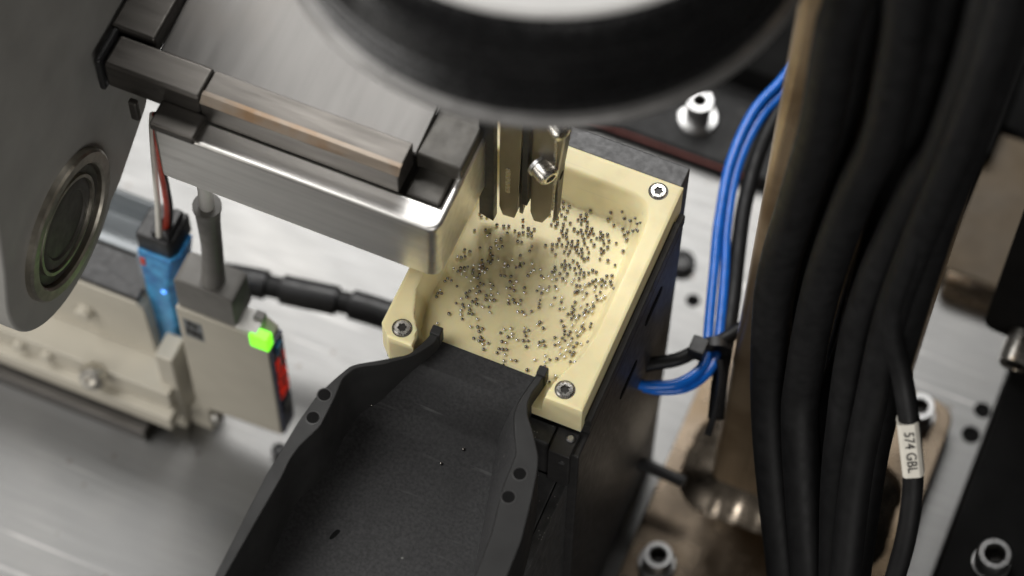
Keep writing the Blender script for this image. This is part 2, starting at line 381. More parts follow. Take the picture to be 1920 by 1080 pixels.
# ---- steel balls
BALLS = [(-26.3,30.8), (-23.3,30.6), (-25.3,29.8), (-18.3,28.7), (-15.7,29.3), (-13.9,30.1), (-21.5,25.0), (-19.3,24.0), (-19.9,22.8), (-25.3,23.2), (-8.1,25.2), (-6.6,32.0), (-9.0,28.6), (-11.0,29.2), (-8.9,32.3), (-4.4,32.7), (-7.7,29.6), (-10.0,34.8), (-4.8,30.9), (-4.1,29.4), (-5.7,29.7), (-6.6,25.5), (-13.2,27.0), (-15.1,20.3), (-12.7,20.7), (-14.4,23.5), (-15.9,22.1), (-13.5,19.2), (-16.5,18.4), (-24.1,11.2), (-25.4,13.9), (-23.2,13.8), (-20.3,16.8), (-2.3,23.1), (-2.3,25.3), (6.2,29.8), (2.3,27.9), (5.4,27.1), (4.6,29.2), (7.4,25.6), (2.7,42.8), (4.6,42.1), (0.9,39.6), (5.1,39.2), (1.9,40.9), (5.4,37.7), (7.3,40.6), (-3.0,41.0), (-1.5,41.0), (0.8,37.2), (10.8,43.8), (11.2,42.2), (9.5,43.2), (11.9,44.6), (13.2,43.6), (2.7,37.2), (2.7,38.8), (5.6,36.1), (7.3,37.5), (8.0,30.5), (11.0,33.5), (6.7,34.6), (8.4,34.2), (6.0,32.4), (9.7,32.4), (7.6,35.8), (13.0,34.5), (14.8,36.1), (11.5,31.6), (13.5,37.8), (11.5,38.0), (9.7,38.7), (12.3,39.3), (15.6,38.3), (14.3,39.7), (13.9,41.7), (17.3,39.8), (15.9,39.9), (15.9,41.5), (20.4,39.1), (22.4,41.5), (20.9,40.6), (19.6,41.4), (19.3,35.3), (17.5,36.8), (19.1,38.5), (15.7,34.5), (22.6,37.3), (17.4,33.3), (15.7,31.6), (14.1,30.4), (13.5,32.8), (11.8,29.2), (12.9,31.6), (9.9,30.4), (10.0,28.1), (11.8,27.6), (16.5,30.3), (18.7,31.5), (16.9,28.7), (22.4,34.8), (18.2,28.0), (19.3,29.1), (15.4,29.4), (23.7,34.3), (23.3,33.0), (24.5,36.4), (23.9,39.2), (21.8,38.6), (24.5,50.8), (26.1,49.3), (23.1,46.3), (26.8,46.1), (28.3,44.0), (31.3,45.3), (32.1,47.2), (29.3,45.2), (30.4,49.3), (26.9,39.4), (28.7,48.8), (33.7,43.7), (30.0,42.3), (32.7,45.0), (33.4,46.9), (20.1,47.9), (20.3,49.9), (11.6,46.5), (9.7,45.4), (12.4,48.6), (0.1,46.2), (-0.8,47.9), (-2.1,46.5), (1.4,48.1), (4.3,45.1), (1.2,44.6), (2.2,46.0), (4.2,47.4), (-1.0,45.0), (30.6,37.2), (26.8,31.0), (23.7,30.5), (30.0,30.3), (-15.2,12.7), (-13.9,13.8), (-14.4,15.4), (-17.6,9.8), (-15.6,16.0), (-17.5,12.2), (-13.9,12.3), (-11.8,14.7), (-15.9,6.2), (-17.0,8.3), (-19.7,8.9), (-18.8,7.0), (-16.5,10.7), (-14.1,9.4), (-21.4,7.5), (-21.9,5.3), (-22.4,6.6), (-23.7,5.9), (-26.8,10.0), (-25.2,10.2), (-15.7,8.0), (-14.4,7.6), (-15.5,9.7), (-22.2,3.5), (-24.0,4.2), (-20.1,3.1), (-17.4,4.2), (-18.6,5.6), (-15.9,4.5), (-26.1,4.6), (-26.9,-1.7), (-24.7,-0.5), (-26.4,-0.2), (-21.8,-1.9), (-27.3,-7.5), (-25.9,-7.0), (-27.1,-5.9), (-27.1,-9.1), (-8.9,14.3), (-7.3,13.7), (-8.6,12.8), (-6.9,16.7), (-4.8,19.9), (-2.2,17.1), (0.8,18.3), (-3.5,16.6), (-3.0,15.3), (-4.3,14.3), (-6.8,9.3), (-4.5,10.1), (-8.3,8.9), (-4.0,7.8), (-4.2,4.8), (-1.1,4.9), (-2.1,6.9), (-2.9,5.3), (-1.8,8.9), (1.8,14.7), (2.4,16.0), (1.3,12.9), (7.2,14.3), (8.6,15.7), (5.9,14.8), (4.6,17.3), (12.1,18.5), (9.2,20.5), (9.0,18.0), (10.5,17.3), (9.8,19.3), (10.4,14.9), (11.8,15.7), (14.7,22.5), (13.9,23.7), (12.9,21.1), (12.7,22.8), (11.7,24.5), (11.3,22.4), (14.7,19.5), (16.4,22.9), (17.7,21.1), (19.0,21.8), (17.5,24.4), (14.6,25.8), (16.4,25.5), (20.8,21.4), (20.3,22.7), (18.7,23.4), (19.6,19.5), (22.0,23.2), (23.0,24.8), (24.6,24.6), (17.8,16.8), (15.4,16.4), (19.8,16.3), (17.8,18.5), (13.9,16.9), (22.8,17.7), (26.9,17.1), (24.9,20.3), (24.0,18.8), (26.6,18.8), (27.8,22.4), (26.9,21.1), (28.6,19.9), (25.6,21.6), (29.2,21.9), (30.2,20.5), (32.0,21.7), (31.1,22.9), (34.1,18.4), (29.2,17.2), (30.7,25.5), (28.9,24.6), (28.4,15.1), (21.3,14.3), (22.7,15.3), (21.1,16.7), (20.5,13.3), (24.3,12.5), (24.6,14.6), (31.5,16.2), (30.7,14.6), (29.4,13.8), (-10.7,4.3), (-14.1,2.7), (-17.9,2.3), (-12.7,2.7), (-15.7,-0.2), (-14.5,1.0), (-9.4,2.1), (-9.2,3.6), (-16.6,-1.9), (-17.4,-3.3), (-18.3,-6.1), (-16.5,-4.7), (-13.9,-1.8), (-12.9,-0.7), (-9.4,-2.9), (-7.9,-2.5), (-8.4,-0.2), (-10.0,-1.2), (-6.4,-1.9), (-13.8,-5.7), (-12.9,-4.2), (-19.2,-8.7), (-16.4,-10.9), (-15.9,-9.2), (-16.8,-8.2), (-19.9,-13.9), (-9.4,-6.2), (-7.2,-5.3), (-5.9,-7.3), (-11.9,-6.0), (-9.2,-11.8), (-14.3,-7.8), (-11.8,-10.6), (-13.4,-9.3), (-13.2,-10.9), (-15.7,-12.5), (-6.3,1.4), (-1.9,2.2), (-0.9,-1.1), (-0.0,1.3), (-1.6,0.2), (2.1,7.5), (2.8,5.6), (9.0,9.8), (6.9,8.2), (7.2,10.3), (8.9,7.9), (10.6,9.8), (10.5,11.7), (13.6,11.9), (12.5,12.8), (9.5,5.0), (9.9,3.4), (14.2,4.8), (16.8,9.2), (14.2,8.2), (17.2,7.4), (1.1,0.2), (2.8,2.1), (2.6,0.2), (5.2,-2.3), (8.3,-0.7), (3.7,-2.9), (6.5,-3.1), (22.1,9.4), (21.8,7.3), (26.6,10.4), (26.9,7.9), (28.2,7.6), (24.7,8.7), (29.2,10.6), (28.4,11.9), (23.7,4.0), (22.5,4.9), (22.9,6.4), (23.4,2.4), (27.6,5.4), (28.3,2.4), (25.6,4.8), (17.8,4.5), (19.1,5.5), (10.3,1.9), (-22.3,-19.4), (-14.4,-14.0), (-10.3,-15.8), (-6.5,-16.3), (-7.7,-14.8), (-5.8,-14.8), (-7.2,-19.8), (-3.8,-19.2), (-5.0,-18.4), (-4.9,-20.1), (-1.4,-19.5), (-3.2,-20.7), (-2.0,-22.6), (1.8,-11.8), (1.1,-13.7), (4.5,-14.3), (5.8,-13.6), (5.3,-12.3), (8.0,-14.0), (4.0,-10.5), (4.6,-16.7), (3.1,-16.9), (4.6,-19.8), (6.0,-19.3), (6.3,-21.5), (3.2,-21.9), (3.3,-20.1), (9.3,-22.5), (7.5,-25.8), (11.0,-22.2), (6.9,-24.0), (12.3,-15.3), (10.5,-8.5), (8.6,-8.2), (9.3,-9.8), (10.3,-11.1), (10.4,-13.4), (12.0,-12.7), (15.2,-5.6), (12.5,-5.0), (13.1,-3.7), (16.1,-11.6), (16.5,-13.1), (17.3,-10.6), (18.5,-12.2), (17.4,-19.1), (21.3,-18.5), (21.9,-20.1), (22.5,-16.8), (20.4,-16.0), (22.0,-1.8), (24.9,-0.1), (23.0,-3.4), (25.1,-3.0), (23.5,-4.8), (25.0,-4.5), (23.3,-6.6), (24.7,-7.1), (26.7,-8.4), (23.0,-8.9), (20.7,-7.5), (21.9,-10.3), (24.3,-10.6), (26.7,-5.2), (27.1,-6.5), (28.4,-3.5), (27.1,-1.8), (28.8,-1.7), (31.0,-6.1), (29.3,-6.5), (28.7,-8.4), (33.2,-5.2), (31.3,1.9), (31.1,3.4), (29.5,0.2), (28.3,0.9), (25.2,3.1), (20.3,-0.0), (21.5,3.7), (26.9,6.5), (29.7,8.2), (28.2,9.6), (24.8,-15.4), (27.2,-13.6), (25.4,-13.1), (26.7,-10.9), (29.5,-11.8), (29.8,-10.5), (28.2,-10.7), (30.0,-14.6), (31.1,-17.2), (32.1,-15.5), (33.3,-19.2), (27.2,-22.3), (24.4,-26.0), (26.0,-25.3), (16.4,-24.1)]
BR = .66
bmn = B(); bmesh.ops.create_icosphere(bmn, subdivisions=2, radius=BR*.001)
ball_me = bpy.data.meshes.new('steel_ball'); bmn.to_mesh(ball_me); bmn.free(); ball_me.materials.append(M['steelball'])
ball_me.polygons.foreach_set('use_smooth', [True]*len(ball_me.polygons))
bright_me = ball_me.copy(); bright_me.materials.clear(); bright_me.materials.append(M['brightball'])
rs = random.Random(3); order = BALLS[:]; rs.shuffle(order)
order.sort(key=lambda p: p[1])               # nearest to the viewer first
for x, y in order[:300]:
    o = bpy.data.objects.new('steel_ball', bright_me if rs.random() < .36 else ball_me); COL.objects.link(o)
    k = rs.uniform(.82, 1.1); o.scale = (k, k, k); o.location = W((x, y, tray_z(x, y)+BR*k))
    tag(o, 'tiny shiny steel ball lying loose on the cream tray floor', 'ball', 'steel balls strewn over the tray floor')
bm = B()
for x, y in order[300:]:
    k = rs.uniform(.82, 1.1)
    bmesh.ops.create_icosphere(bm, subdivisions=2, radius=BR*k, matrix=Matrix.Translation((x, y, tray_z(x, y)+BR*k)))
o = obj('steel_balls', bm, M['steelball'])
tag(o, 'many tiny steel balls scattered at the back of the tray', 'ball', None, 'stuff')

# ================================================================ black outfeed chute
t = thing('outfeed_chute', 'matt black chute with waisted side walls leading from the tray', 'chute', (-5, -90, -60))
LF = [(-150, -46), (-131, -46), (-118, -45), (-101, -46), (-96, -45), (-86, -41), (-81, -40), (-65, -40), (-57, -38.5), (-47, -29.5), (-38, -21), (-30, -17.5), (-26, -17.5)]
LI = [(-150, -48.5), (-146, -48.5), (-127, -47.6), (-104, -46.4), (-96, -46.6), (-90, -45.6), (-80, -42), (-68, -42), (-59, -42.6), (-53, -40), (-48, -31.5), (-39, -22), (-31, -17.8), (-26, -17.8)]
LO = [(-150, -52), (-105, -52), (-81, -50.3), (-69, -48.5), (-60, -45.2), (-53, -42.2), (-48, -35), (-40, -24.5), (-29.5, -21), (-26, -21)]
RF = [(-150, 33), (-100, 27), (-79, 22), (-66, 19), (-57, 16.5), (-48, 15.2), (-42, 16.5), (-36, 19.5), (-30, 21.2), (-26, 21.3)]
RI = [(-150, 35), (-111, 33), (-94, 32), (-83, 30), (-75, 28.6), (-66, 28.2), (-62, 28), (-55, 24.2), (-48, 21), (-42, 20.4), (-36, 21), (-30, 21.8), (-26, 21.8)]
RO = [(-150, 45), (-107, 43.5), (-93, 43), (-76, 40), (-65, 37.6), (-60, 35.8), (-52, 30.5), (-46, 25.6), (-41, 23.6), (-36, 23.4), (-32, 24.2), (-26, 25)]
def fz(y): return lerp([(-150, -36), (-75, -33.5), (-58, -32), (-50, -28), (-41, -14), (-38, -11), (-26, -10.6)], y)
def tz(y): return lerp([(-150, 0), (-50, 0), (-40, -1.2), (-31, -2.5), (-26, -2.6)], y)
ST = [-26-.9*i for i in range(139)]
def loft(rows, closed=False):
    bm = B(); V = [[bm.verts.new(p) for p in r] for r in rows]
    for A, Bq in zip(V, V[1:]):
        n = len(A)
        for i in range(n if closed else n-1): bm.faces.new([A[i], A[(i+1) % n], Bq[(i+1) % n], Bq[i]])
    if closed: bm.faces.new(V[0]); bm.faces.new(V[-1])
    return bm
def sl(tab, y): return (lerp(tab, y-1.2)+lerp(tab, y)+lerp(tab, y+1.2))/3
obj('chute_floor', loft([[(sl(LF, y)-.8, y, fz(y)), (sl(LF, y)*.5+sl(RF, y)*.5, y, fz(y)), (sl(RF, y), y, fz(y)), (sl(RI, y)-.15, y, tz(y)-.5), (sl(RI, y)-.1, y, tz(y)-1.6), (sl(RF, y)+.6, y, fz(y)-2), (sl(LF, y)-.8, y, fz(y)-2)] for y in ST], True), M['chute'], t)
obj('side_wall', loft([[(sl(LI, y), y, tz(y)), (sl(LO, y), y, tz(y)), (sl(LO, y)-.3, y, fz(y)-9), (sl(LF, y), y, fz(y)-9), (sl(LF, y), y, fz(y)+.2)] for y in ST], True), M['chutewall'], t, .5)
obj('side_wall', loft([[(sl(RI, y), y, tz(y)), (sl(RI, y), y, tz(y)-2), (sl(RF, y)+.8, y, fz(y)-2.4), (sl(RF, y)+.8, y, fz(y)-9), (sl(RO, y)+.3, y, fz(y)-9), (sl(RO, y), y, tz(y))] for y in ST], True), M['chutewall'], t, .5)
for x0, x1 in ((-21.4, -17.2), (21.6, 25.4)):
    obj('end_post', bx(x0, x1, -28.5, -24.6, -10.5, -1.6), M['chutewall'], t, .5)
for hx, hy in ((-46, -68), (-46, -78), (32.2, -69), (32, -79)):
    h = obj('screw_hole', lathe(B(), (hx, hy, .05), (0, 0, 1), [(2.9, -.04), (2.75, .05), (2.4, .0)], 20, False), M['anod'], t)
    obj('painted_hole_dark', lathe(B(), (hx, hy, .04), (0, 0, 1), [(2.55, 0), (0, .01)], 20), M['void'], h)  # flat black disc painted for the shade inside the hole
bm = lathe(B(), (0, 0, fz(-104)+.06), (0, 0, 1), [(1, 0), (0, .03)], 18)
for v in bm.verts: v.co.x, v.co.y = -27+v.co.x*1.0+v.co.y*.9, -104+v.co.y*2.8
obj('scuff', bm, M['void'], t)
for (px, py), lb in (((827, 870), 'single steel ball resting on middle of black chute floor'), ((869, 847), 'stray dark steel ball on black chute right of centre'),
                     ((697, 767), 'bright steel ball stuck beside left wall of black chute')):
    p = at(px, py, -32.4)
    o = bpy.data.objects.new('steel_ball', ball_me); COL.objects.link(o); o.location = W((p.x, p.y, fz(p.y)+BR)); o.scale = (.9, .9, .9)
    tag(o, lb, 'ball', 'stray balls on the chute')

# ================================================================ stainless hopper (upper left)
t = thing('steel_hopper', 'folded stainless steel hopper with rust-stained top bar overhanging tray', 'hopper', (-80, 5, 15))
pts = [(-137, -15), (-28, -15), (-25.6, -14.3), (-23.8, -12.8), (-23, -10.5), (-23, 30), (-26.5, 30), (-26.5, -4.5), (-137, -4.5)]
obj('trough', prism(B(), pts, 2, 15, 50), M['stainless'], t, 1.7, 4)
obj('trough_floor', bx(-137, -26.6, -4.4, 30, 15, 17), M['darksteel'], t)
obj('opening_shade_fill', bx(-41, -27.5, -3.4, 29, 17.1, 48.6), M['sealdark'], t, 1)  # dark fill standing in for the shaded inside of the hopper end
obj('top_bar', prism(B(), [(-5.1, 50.2), (-5.1, 62), (-2.8, 64.5), (8.4, 64.5), (8.4, 50.2)], 0, -121, -42.5), M['darksteel'], t, .5)
obj('stained_edge', prism(B(), [(-5.25, 62), (-2.9, 64.6), (-1.2, 64.7), (-1.2, 65.1), (-3.1, 65.0), (-5.6, 62.3)], 0, -121, -42.2), M['rusty'], t, .2)
obj('end_sleeve', bx(-160, -121.2, -5.4, 9.0, 49.5, 65), M['darksteel'], t, 1.6)
obj('end_cap', bx(-163, -160.2, -6.6, 9.8, 47, 67), M['black'], t, 1.2)
obj('bracket', bx(-137, -119, -16.5, -5, 50.3, 55), M['darksteel'], t, 1)
obj('hook', bx(-150, -146.5, -9, -6.3, 38, 50), M['darksteel'], t, .8)
obj('rear_plate', prism(B(), [(8.6, 55), (8.6, 57.4), (58, 64), (58, 61.6)], 0, -146, -41.5), M['hopperplate'], t, .6)
obj('rear_strip', bx(-164, -146.2, 9.9, 62, 56, 67), M['darksteel'], t, 1.2)
obj('shadow_cover', bx(-42, -24, 9, 60, 46, 57), M['sealdark'], t, 1)  # dark box added where shadow lies below the round housing
obj('rear_wall', bx(-146, -41.5, 58.2, 66, 40, 68), M['black'], t, 1)

# ---- grey arm with bearing (far left, nearest the viewer)
t = thing('bearing_arm', 'grey painted arm with rounded end and round steel bearing', 'arm', (-170, -40, -40))
cy, cz, R0 = -43., 4., 44.
poly = [(cy+R0*cos(radians(a)), cz+R0*sin(radians(a))) for a in range(170, 316, 6)]
poly += [(-4, -25), (22, -9), (46, 22), (84, 100), (84, 196), (-48, 196), (-60, 160), (-76, 70), (-82, 30)]
obj('arm_plate', prism(B(), poly, 0, -177, -165), M['armgrey'], t, 1.5, 3)
obj('bearing_ring', lathe(B(), (-165, cy, cz), (1, 0, 0), [(31, -.5), (31, 2.4), (30, 3.2), (26, 3.2), (25.2, 2.2), (25.2, -.5)], 56, False), M['bearing'], t)
obj('seal', lathe(B(), (-165, cy, cz), (1, 0, 0), [(25.2, .2), (24, .8), (22, .3), (20.5, .3), (20, .9)], 56, False), M['sealdark'], t)
obj('snap_ring', lathe(B(), (-165, cy, cz), (1, 0, 0), [(20.9, .3), (20.6, 1.5), (19.2, 1.5), (19, .3)], 56, False), M['bearing'], t)
obj('hub', lathe(B(), (-165, cy, cz), (1, 0, 0), [(19, .2), (17.4, .9), (14.5, .9), (13.8, .15), (7, .12), (0, .4)], 56, False), M['sealdark'], t)

# ================================================================ round motor housing above the tray
t = thing('motor_housing', 'large round black housing with white top and grey rim', 'motor', (-5, 37, 198))
cx, cyy = -5, 37
obj('rim', lathe(B(), (cx, cyy, 198), (0, 0, 1), [(60, 0), (87, 0), (88, .8), (88.2, 3.0), (87, 4.2), (84.6, 4.6)], 128, False), M['flange'], t)
prof = [(84.6, 4.6), (84.6, 8), (83.2, 8.6), (83.2, 10), (84.6, 10.6), (84.6, 13), (83.2, 13.6), (83.2, 15), (84.6, 15.6), (84.6, 18), (83.2, 18.6), (83.2, 20), (84.6, 20.6), (84.6, 34), (83.4, 35), (83.4, 38), (84.2, 39), (84.2, 44), (82.2, 48.5), (80.4, 49), (80.4, 46)]
obj('housing', lathe(B(), (cx, cyy, 198), (0, 0, 1), prof, 128, False), M['housing'], t)
obj('top_cap', lathe(B(), (cx, cyy, 198), (0, 0, 1), [(80.3, 46.5), (80.3, 49.6), (79, 50.6), (40, 51.5), (0, 51.6)], 96, False), M['white'], t)
obj('underside', lathe(B(), (cx, cyy, 198.2), (0, 0, 1), [(60, 0), (0, 0)], 64, False), M['black'], t)

# ---- gripper fingers hanging into the tray
t = thing('gate_holder', 'dark holder of the gripper fingers under the round housing', 'holder', (-12, 62, 92))
obj('block', bx(-27, 5, 40, 66, 92, 108), M['black'], t, 1)
obj('stem', bx(-18, -6, 54, 66, 108.1, 197.5), M['black'], t, 1)
def finger(x0, x1, y, lb, tip, bolted, fl):
    t = thing('gripper_finger', lb, 'gripper', ((x0+x1)/2, y, tip), 'gripper fingers over the tray')
    obj('blade', prism(B(), [(x0+1.5, tip), (x1-2.6-fl, tip+.6), (x1-1.2-fl*.4, tip+8), (x1+fl, 62), (x1+fl, 92), (x0, 92), (x0, tip+6)], 1, y, y+2.2), M['fingersteel'], t, .35)
    # side web, wide at the top and drawn in towards the tip, with two black discs painted as dark openings
    bm = prism(B(), [(y+2.3, tip+2), (y+6, tip+5), (y+9, 30), (y+19, 60), (y+22, 92), (y+2.3, 92)], 0, x1-1.6, x1)
    wb = obj('side_web', bm, M['darksteel'], t, .3)
    for zc, yc, h in ((26, y+5.2, 6), (52, y+9, 9)):
        obj('painted_opening', lathe(B(), (x1+.06, yc, zc), (1, 0, 0), [(2.0, 0), (0, .01)], 18), M['void'], wb)
        wb.children[-1].scale = (1, 1, 1)
    if not bolted:
        obj('painted_slot', prism(B(), [(p[0], p[1]) for p in rrect(x0+2.6, x0+4.6, 12, 30, .95)], 1, y-.25, y-.02), M['screw'], t, .1)  # bright strip painted on as a slot highlight
        return t
    b = obj('bolt', lathe(B(), (x1-7, y-.2, 38), (.85, -.52, -.05), [(4.4, 0), (4.4, 5.6), (4.0, 6.8), (3.0, 7.5), (2.1, 7.5), (2.0, 5), (0, 5)], 24), M['screw'], t)
    obj('washer', lathe(B(), (x1-7, y-.1, 38), (.85, -.52, -.05), [(5.2, 0), (5.2, 1.2), (4.4, 1.3)], 24), M['zinc'], t)
    obj('upper_bolt', lathe(B(), (x1-2, y-.2, 70), (.85, -.52, -.05), [(3.6, 0), (3.6, 5), (3.2, 6), (1.9, 6.3), (1.8, 4.5), (0, 4.5)], 24), M['screw'], t)
    obj('clip', prism(B(), [(p[0], p[1]) for p in rrect(x1-1.2, x1-.3, 8, 58, .4)], 1, y-.5, y-.05), M['screw'], t, .1)
    b = obj('pivot', lathe(B(), (x0+4, y-.2, 78), (1, -.35, 0), [(2.6, 0), (2.6, 7), (2.2, 7.6), (0, 7.7)], 22), M['screw'], t)
    return t
finger(-6.5, 3.6, 33, 'right steel gripper finger with bolt pointing down into tray', -6, True, 2.4)
finger(-18.5, -9.5, 31, 'middle dark gripper finger hanging close to the bolted finger', -6.5, False, 0)
o = obj('black_guide_strip', prism(B(), [(-25.5, -6), (-19.5, -8.5), (-19.5, 92), (-25.5, 92)], 1, 28, 32), M['black'], None, .4, base=(-22, 30, -6))
tag(o, 'flat black strip hanging beside the hopper end above tray', 'strip')
o = obj('black_guide_strip', prism(B(), [(-9.2, 8), (-6.8, 8), (-6.8, 92), (-9.2, 92)], 1, 30.5, 35), M['black'], None, .3, base=(-8, 32, 8))
tag(o, 'narrow black strip between the two gripper fingers', 'strip')

# ================================================================ sensor amplifier and terminal row (left)
t = thing('sensor_amplifier', 'beige sensor amplifier with glowing green lamp and red digital display', 'amplifier', (-130, 1, BASE))
poly = [(-152, -121), (-113.5, -121), (-109, -126), (-109, -214), (-146, -217), (-146, -240), (-157, -240), (-157, -226), (-152, -222)]
obj('case', prism(B(), poly, 1, -5, 6.6), M['beige'], t, .7)
obj('top_cover', bx(-124, -113.8, -4.4, 6.2, -120.9, -118.2), M['beigelite'], t, .6)
obj('top_button', bx(-118.4, -113.9, 2, 6, -118.1, -116.6), M['plug'], t, .4)
obj('green_lamp', prism(B(), rrect(-117, -108.2, -128.4, -118.4, .8), 1, -5.9, -.8), M['green'], t, .6)
dp = obj('display', bx(-108.9, -107.6, -4.2, 6.0, -213, -127.8), M['navy'], t, .3)
segm = B()
def seg7(bm, y0, z0, w, h, th, which):
    S = {'a': (0, h-th, w, h), 'g': (0, h/2-th/2, w, h/2+th/2), 'd': (0, 0, w, th), 'f': (0, h/2, th, h), 'b': (w-th, h/2, w, h), 'e': (0, 0, th, h/2), 'c': (w-th, 0, w, h/2)}
    for s in which:
        a, b, c, d = S[s]; box(bm, -107.55, -107.2, y0+a, y0+c, z0+b, z0+d)
for k, wh in enumerate(('abcdef', 'bc', 'abged', 'acdfg', 'abcdfg', 'abged')):
    r, c = divmod(k, 2)
    seg7(segm, -2.8+c*4.6, -153-r*13, 3.1, 9.0, .8, wh)
obj('digits', segm, M['redseg'], dp)
obj('key', bx(-107.6, -106.4, -1.5, 3.0, -196, -188), M['plug'], dp, .4)
obj('key', bx(-107.6, -106.6, -1.5, 3.0, -138, -131), M['bluegel'], dp, .4)
mk = B()
for a, b, c, d in ((-147.6, -134, -145.2, -129.6), (-144.8, -134.8, -142.6, -130.6), (-148.6, -142, -146.4, -136), (-146, -142.6, -143.6, -137), (-143.2, -143.4, -141.2, -137.6), (-146.4, -139.4, -142, -138.6)):
    box(mk, a, c, -5.28, -5.1, b, d)
lb = obj('label_patch', bx(-149.4, -140.4, -5.12, -4.9, -145, -128.6), M['galv'], t)
obj('printed_mark', mk, M['ink'], lb)
obj('clip', bx(-166, -157.3, -9, 4, -240, -170), M['beige'], t, 1)
obj('clip_tab', bx(-172, -166.2, -9, -1, -240, -212), M['beige'], t, .8)
for z in (-221, -232): obj('clip_window', bx(-171, -167.6, -9.3, -8.9, z-2.4, z+2.4), M['sealdark'], t)
obj('screw', lathe(B(), (-142, -4, -222), (0, -1, .2), [(3, 0), (3, 3), (2.2, 4), (0, 4)], 18), M['screw'], t)
pg = obj('plug', prism(B(), [(-151, -120.8), (-123.4, -120.8), (-123.4, -97.5), (-126, -96), (-149, -96), (-151, -98)], 1, -4, 11), M['plug'], t, 1.0)
pts = [at(400, 528, -98), at(398, 470, -75), at(392, 420, -52), at(388, 385, -36)]
obj('boot', tube(B(), pts, 4.8, 20, rf=lambda k: 5.4-.9*sin(pi*min(1, k*1.05)**.8)+(.5 if k > .93 else 0)), M['boot'], pg)
obj('cable', tube(B(), [at(388, 388, -38), at(385, 355, -15), at(384, 320, 5), (-120, 12, 16), (-115, 24, 10)], 3.1, 14), M['beigelite'], pg)

# ---- terminal block row
t = thing('terminal_block', 'long beige terminal block with silver screw below the grey arm', 'terminal', (-240, 0, BASE))
obj('case', prism(B(), [(-320, -150), (-178, -150), (-174.5, -154), (-173.4, -190), (-173.4, -198), (-320, -198)], 1, 2, 20), M['beige'], t, .8)
obj('ledge', bx(-320, -160, -13.5, 8, -213, -198.2), M['beige'], t, .8)
obj('lower_step', bx(-320, -158.5, -18.5, 4, -224, -213.2), M['beige'], t, .8)
obj('lid_seam', bx(-320, -177, 3, 21.5, -149.9, -146), M['black'], t, .5)
for x, z in ((-236, -205), (-222, -205), (-262, -205)):
    obj('boss', lathe(B(), (x, -13.5, z), (0, -1, 0), [(3, 0), (2.8, 2.6), (2.2, 3.2), (0, 3.2)], 18), M['beige'], t)
obj('boss', lathe(B(), (-206, 1.9, -176), (0, -1, 0), [(4.2, 0), (4, 3.6), (3, 4.4), (0, 4.4)], 18), M['beige'], t)
obj('boss', lathe(B(), (-228, 1.9, -168), (0, -1, 0), [(3, 0), (2.8, 4), (2.2, 4.6), (0, 4.6)], 18), M['black'], t)
s = obj('screw', lathe(B(), (-196, -17, -200), (0, -.8, .5), [(6.4, -2), (6.4, 2), (5.2, 4), (2.6, 4.2), (2.4, 2), (0, 2)], 22), M['screw'], t)
o = obj('din_rail', prism(B(), [(-22, -240), (-22, -231), (-14, -231), (-14, -225), (14, -225), (14, -231), (24, -231), (24, -240)], 0, -330, -172.2), M['darksteel'], None, .5, base=(-240, 0, BASE))
tag(o, 'dark metal mounting rail under the beige terminal block', 'rail')
# ---- grey metal housing behind it
t = thing('metal_housing', 'galvanised grey box with open top behind the beige terminal block', 'housing', (-240, 36, BASE))
bm = B(); ou = rrect(-330, -181, 25, 52, 4); inn = rrect(-327, -185, 28.5, 49.5, 3)
n = len(ou)
rows = [[(*p, -230) for p in ou], [(*p, -151) for p in ou], [(*p, -150) for p in inn], [(*p, -172) for p in inn]]
obj('box', loft(rows, True), M['galv'], t, .6)
obj('front_step', bx(-330, -176.5, 20.4, 24.8, -230, -168), M['galv'], t, .8)
obj('strip', bx(-330, -178, 20.6, 24, -167.9, -165), M['clear'], t, .4)
for x in (-222, -206, -192): obj('rivet', lathe(B(), (x, 22.4, -164.9), (0, 0, 1), [(.9, 0), (.6, .4), (0, .5)], 10), M['darksteel'], t)
# ---- clear blue connector module
t = thing('blue_connector', 'translucent blue connector block with black plug on top', 'connector', (-168, 18, -205))
top = [(-176, 9), (-160, 9), (-157, 14), (-157, 25), (-176, 25)]; mid = [(-175, 8), (-164, 8), (-160, 13), (-160, 23), (-175, 23)]; bot = [(-177, 7), (-169, 7), (-165, 11), (-165, 20), (-177, 20)]
obj('blue_body', loft([[(*p, -206) for p in bot], [(*p, -170) for p in mid], [(*p, -136) for p in mid], [(*p, -111) for p in top]], True), M['bluegel'], t, .8)
obj('clear_sleeve', loft([[(*p, -206) for p in [(-179, 7.5), (-176.6, 7.5), (-176.6, 18), (-179, 18)]], [(*p, -116) for p in [(-177, 9), (-174.6, 9), (-174.6, 22), (-177, 22)]]], True), M['clear'], t, .4)
cn = obj('black_plug', prism(B(), [(-176, 10.5), (-161, 10.5), (-159, 14), (-159, 28), (-172, 28), (-176, 24)], 2, -113, -99), M['black'], t, .9)
obj('latch', bx(-164, -160.5, 12, 26, -98.8, -94), M['black'], cn, .6)
obj('rib', bx(-169, -166.8, 12, 26, -98.8, -95), M['black'], cn, .5)
obj('indicator', lathe(B(), (-166, 8.4, -140), (.3, -1, .4), [(1.3, -.6), (1.3, .3), (.7, .9), (0, 1)], 14), M['blueled'], t)
obj('pink_mark', bx(-175, -172.5, 8.3, 9.4, -122, -116), M['wirered'], t, .3)
obj('foot', bx(-170, -161.5, -4, 8, -215, -196), M['beigelite'], t, 1.2)
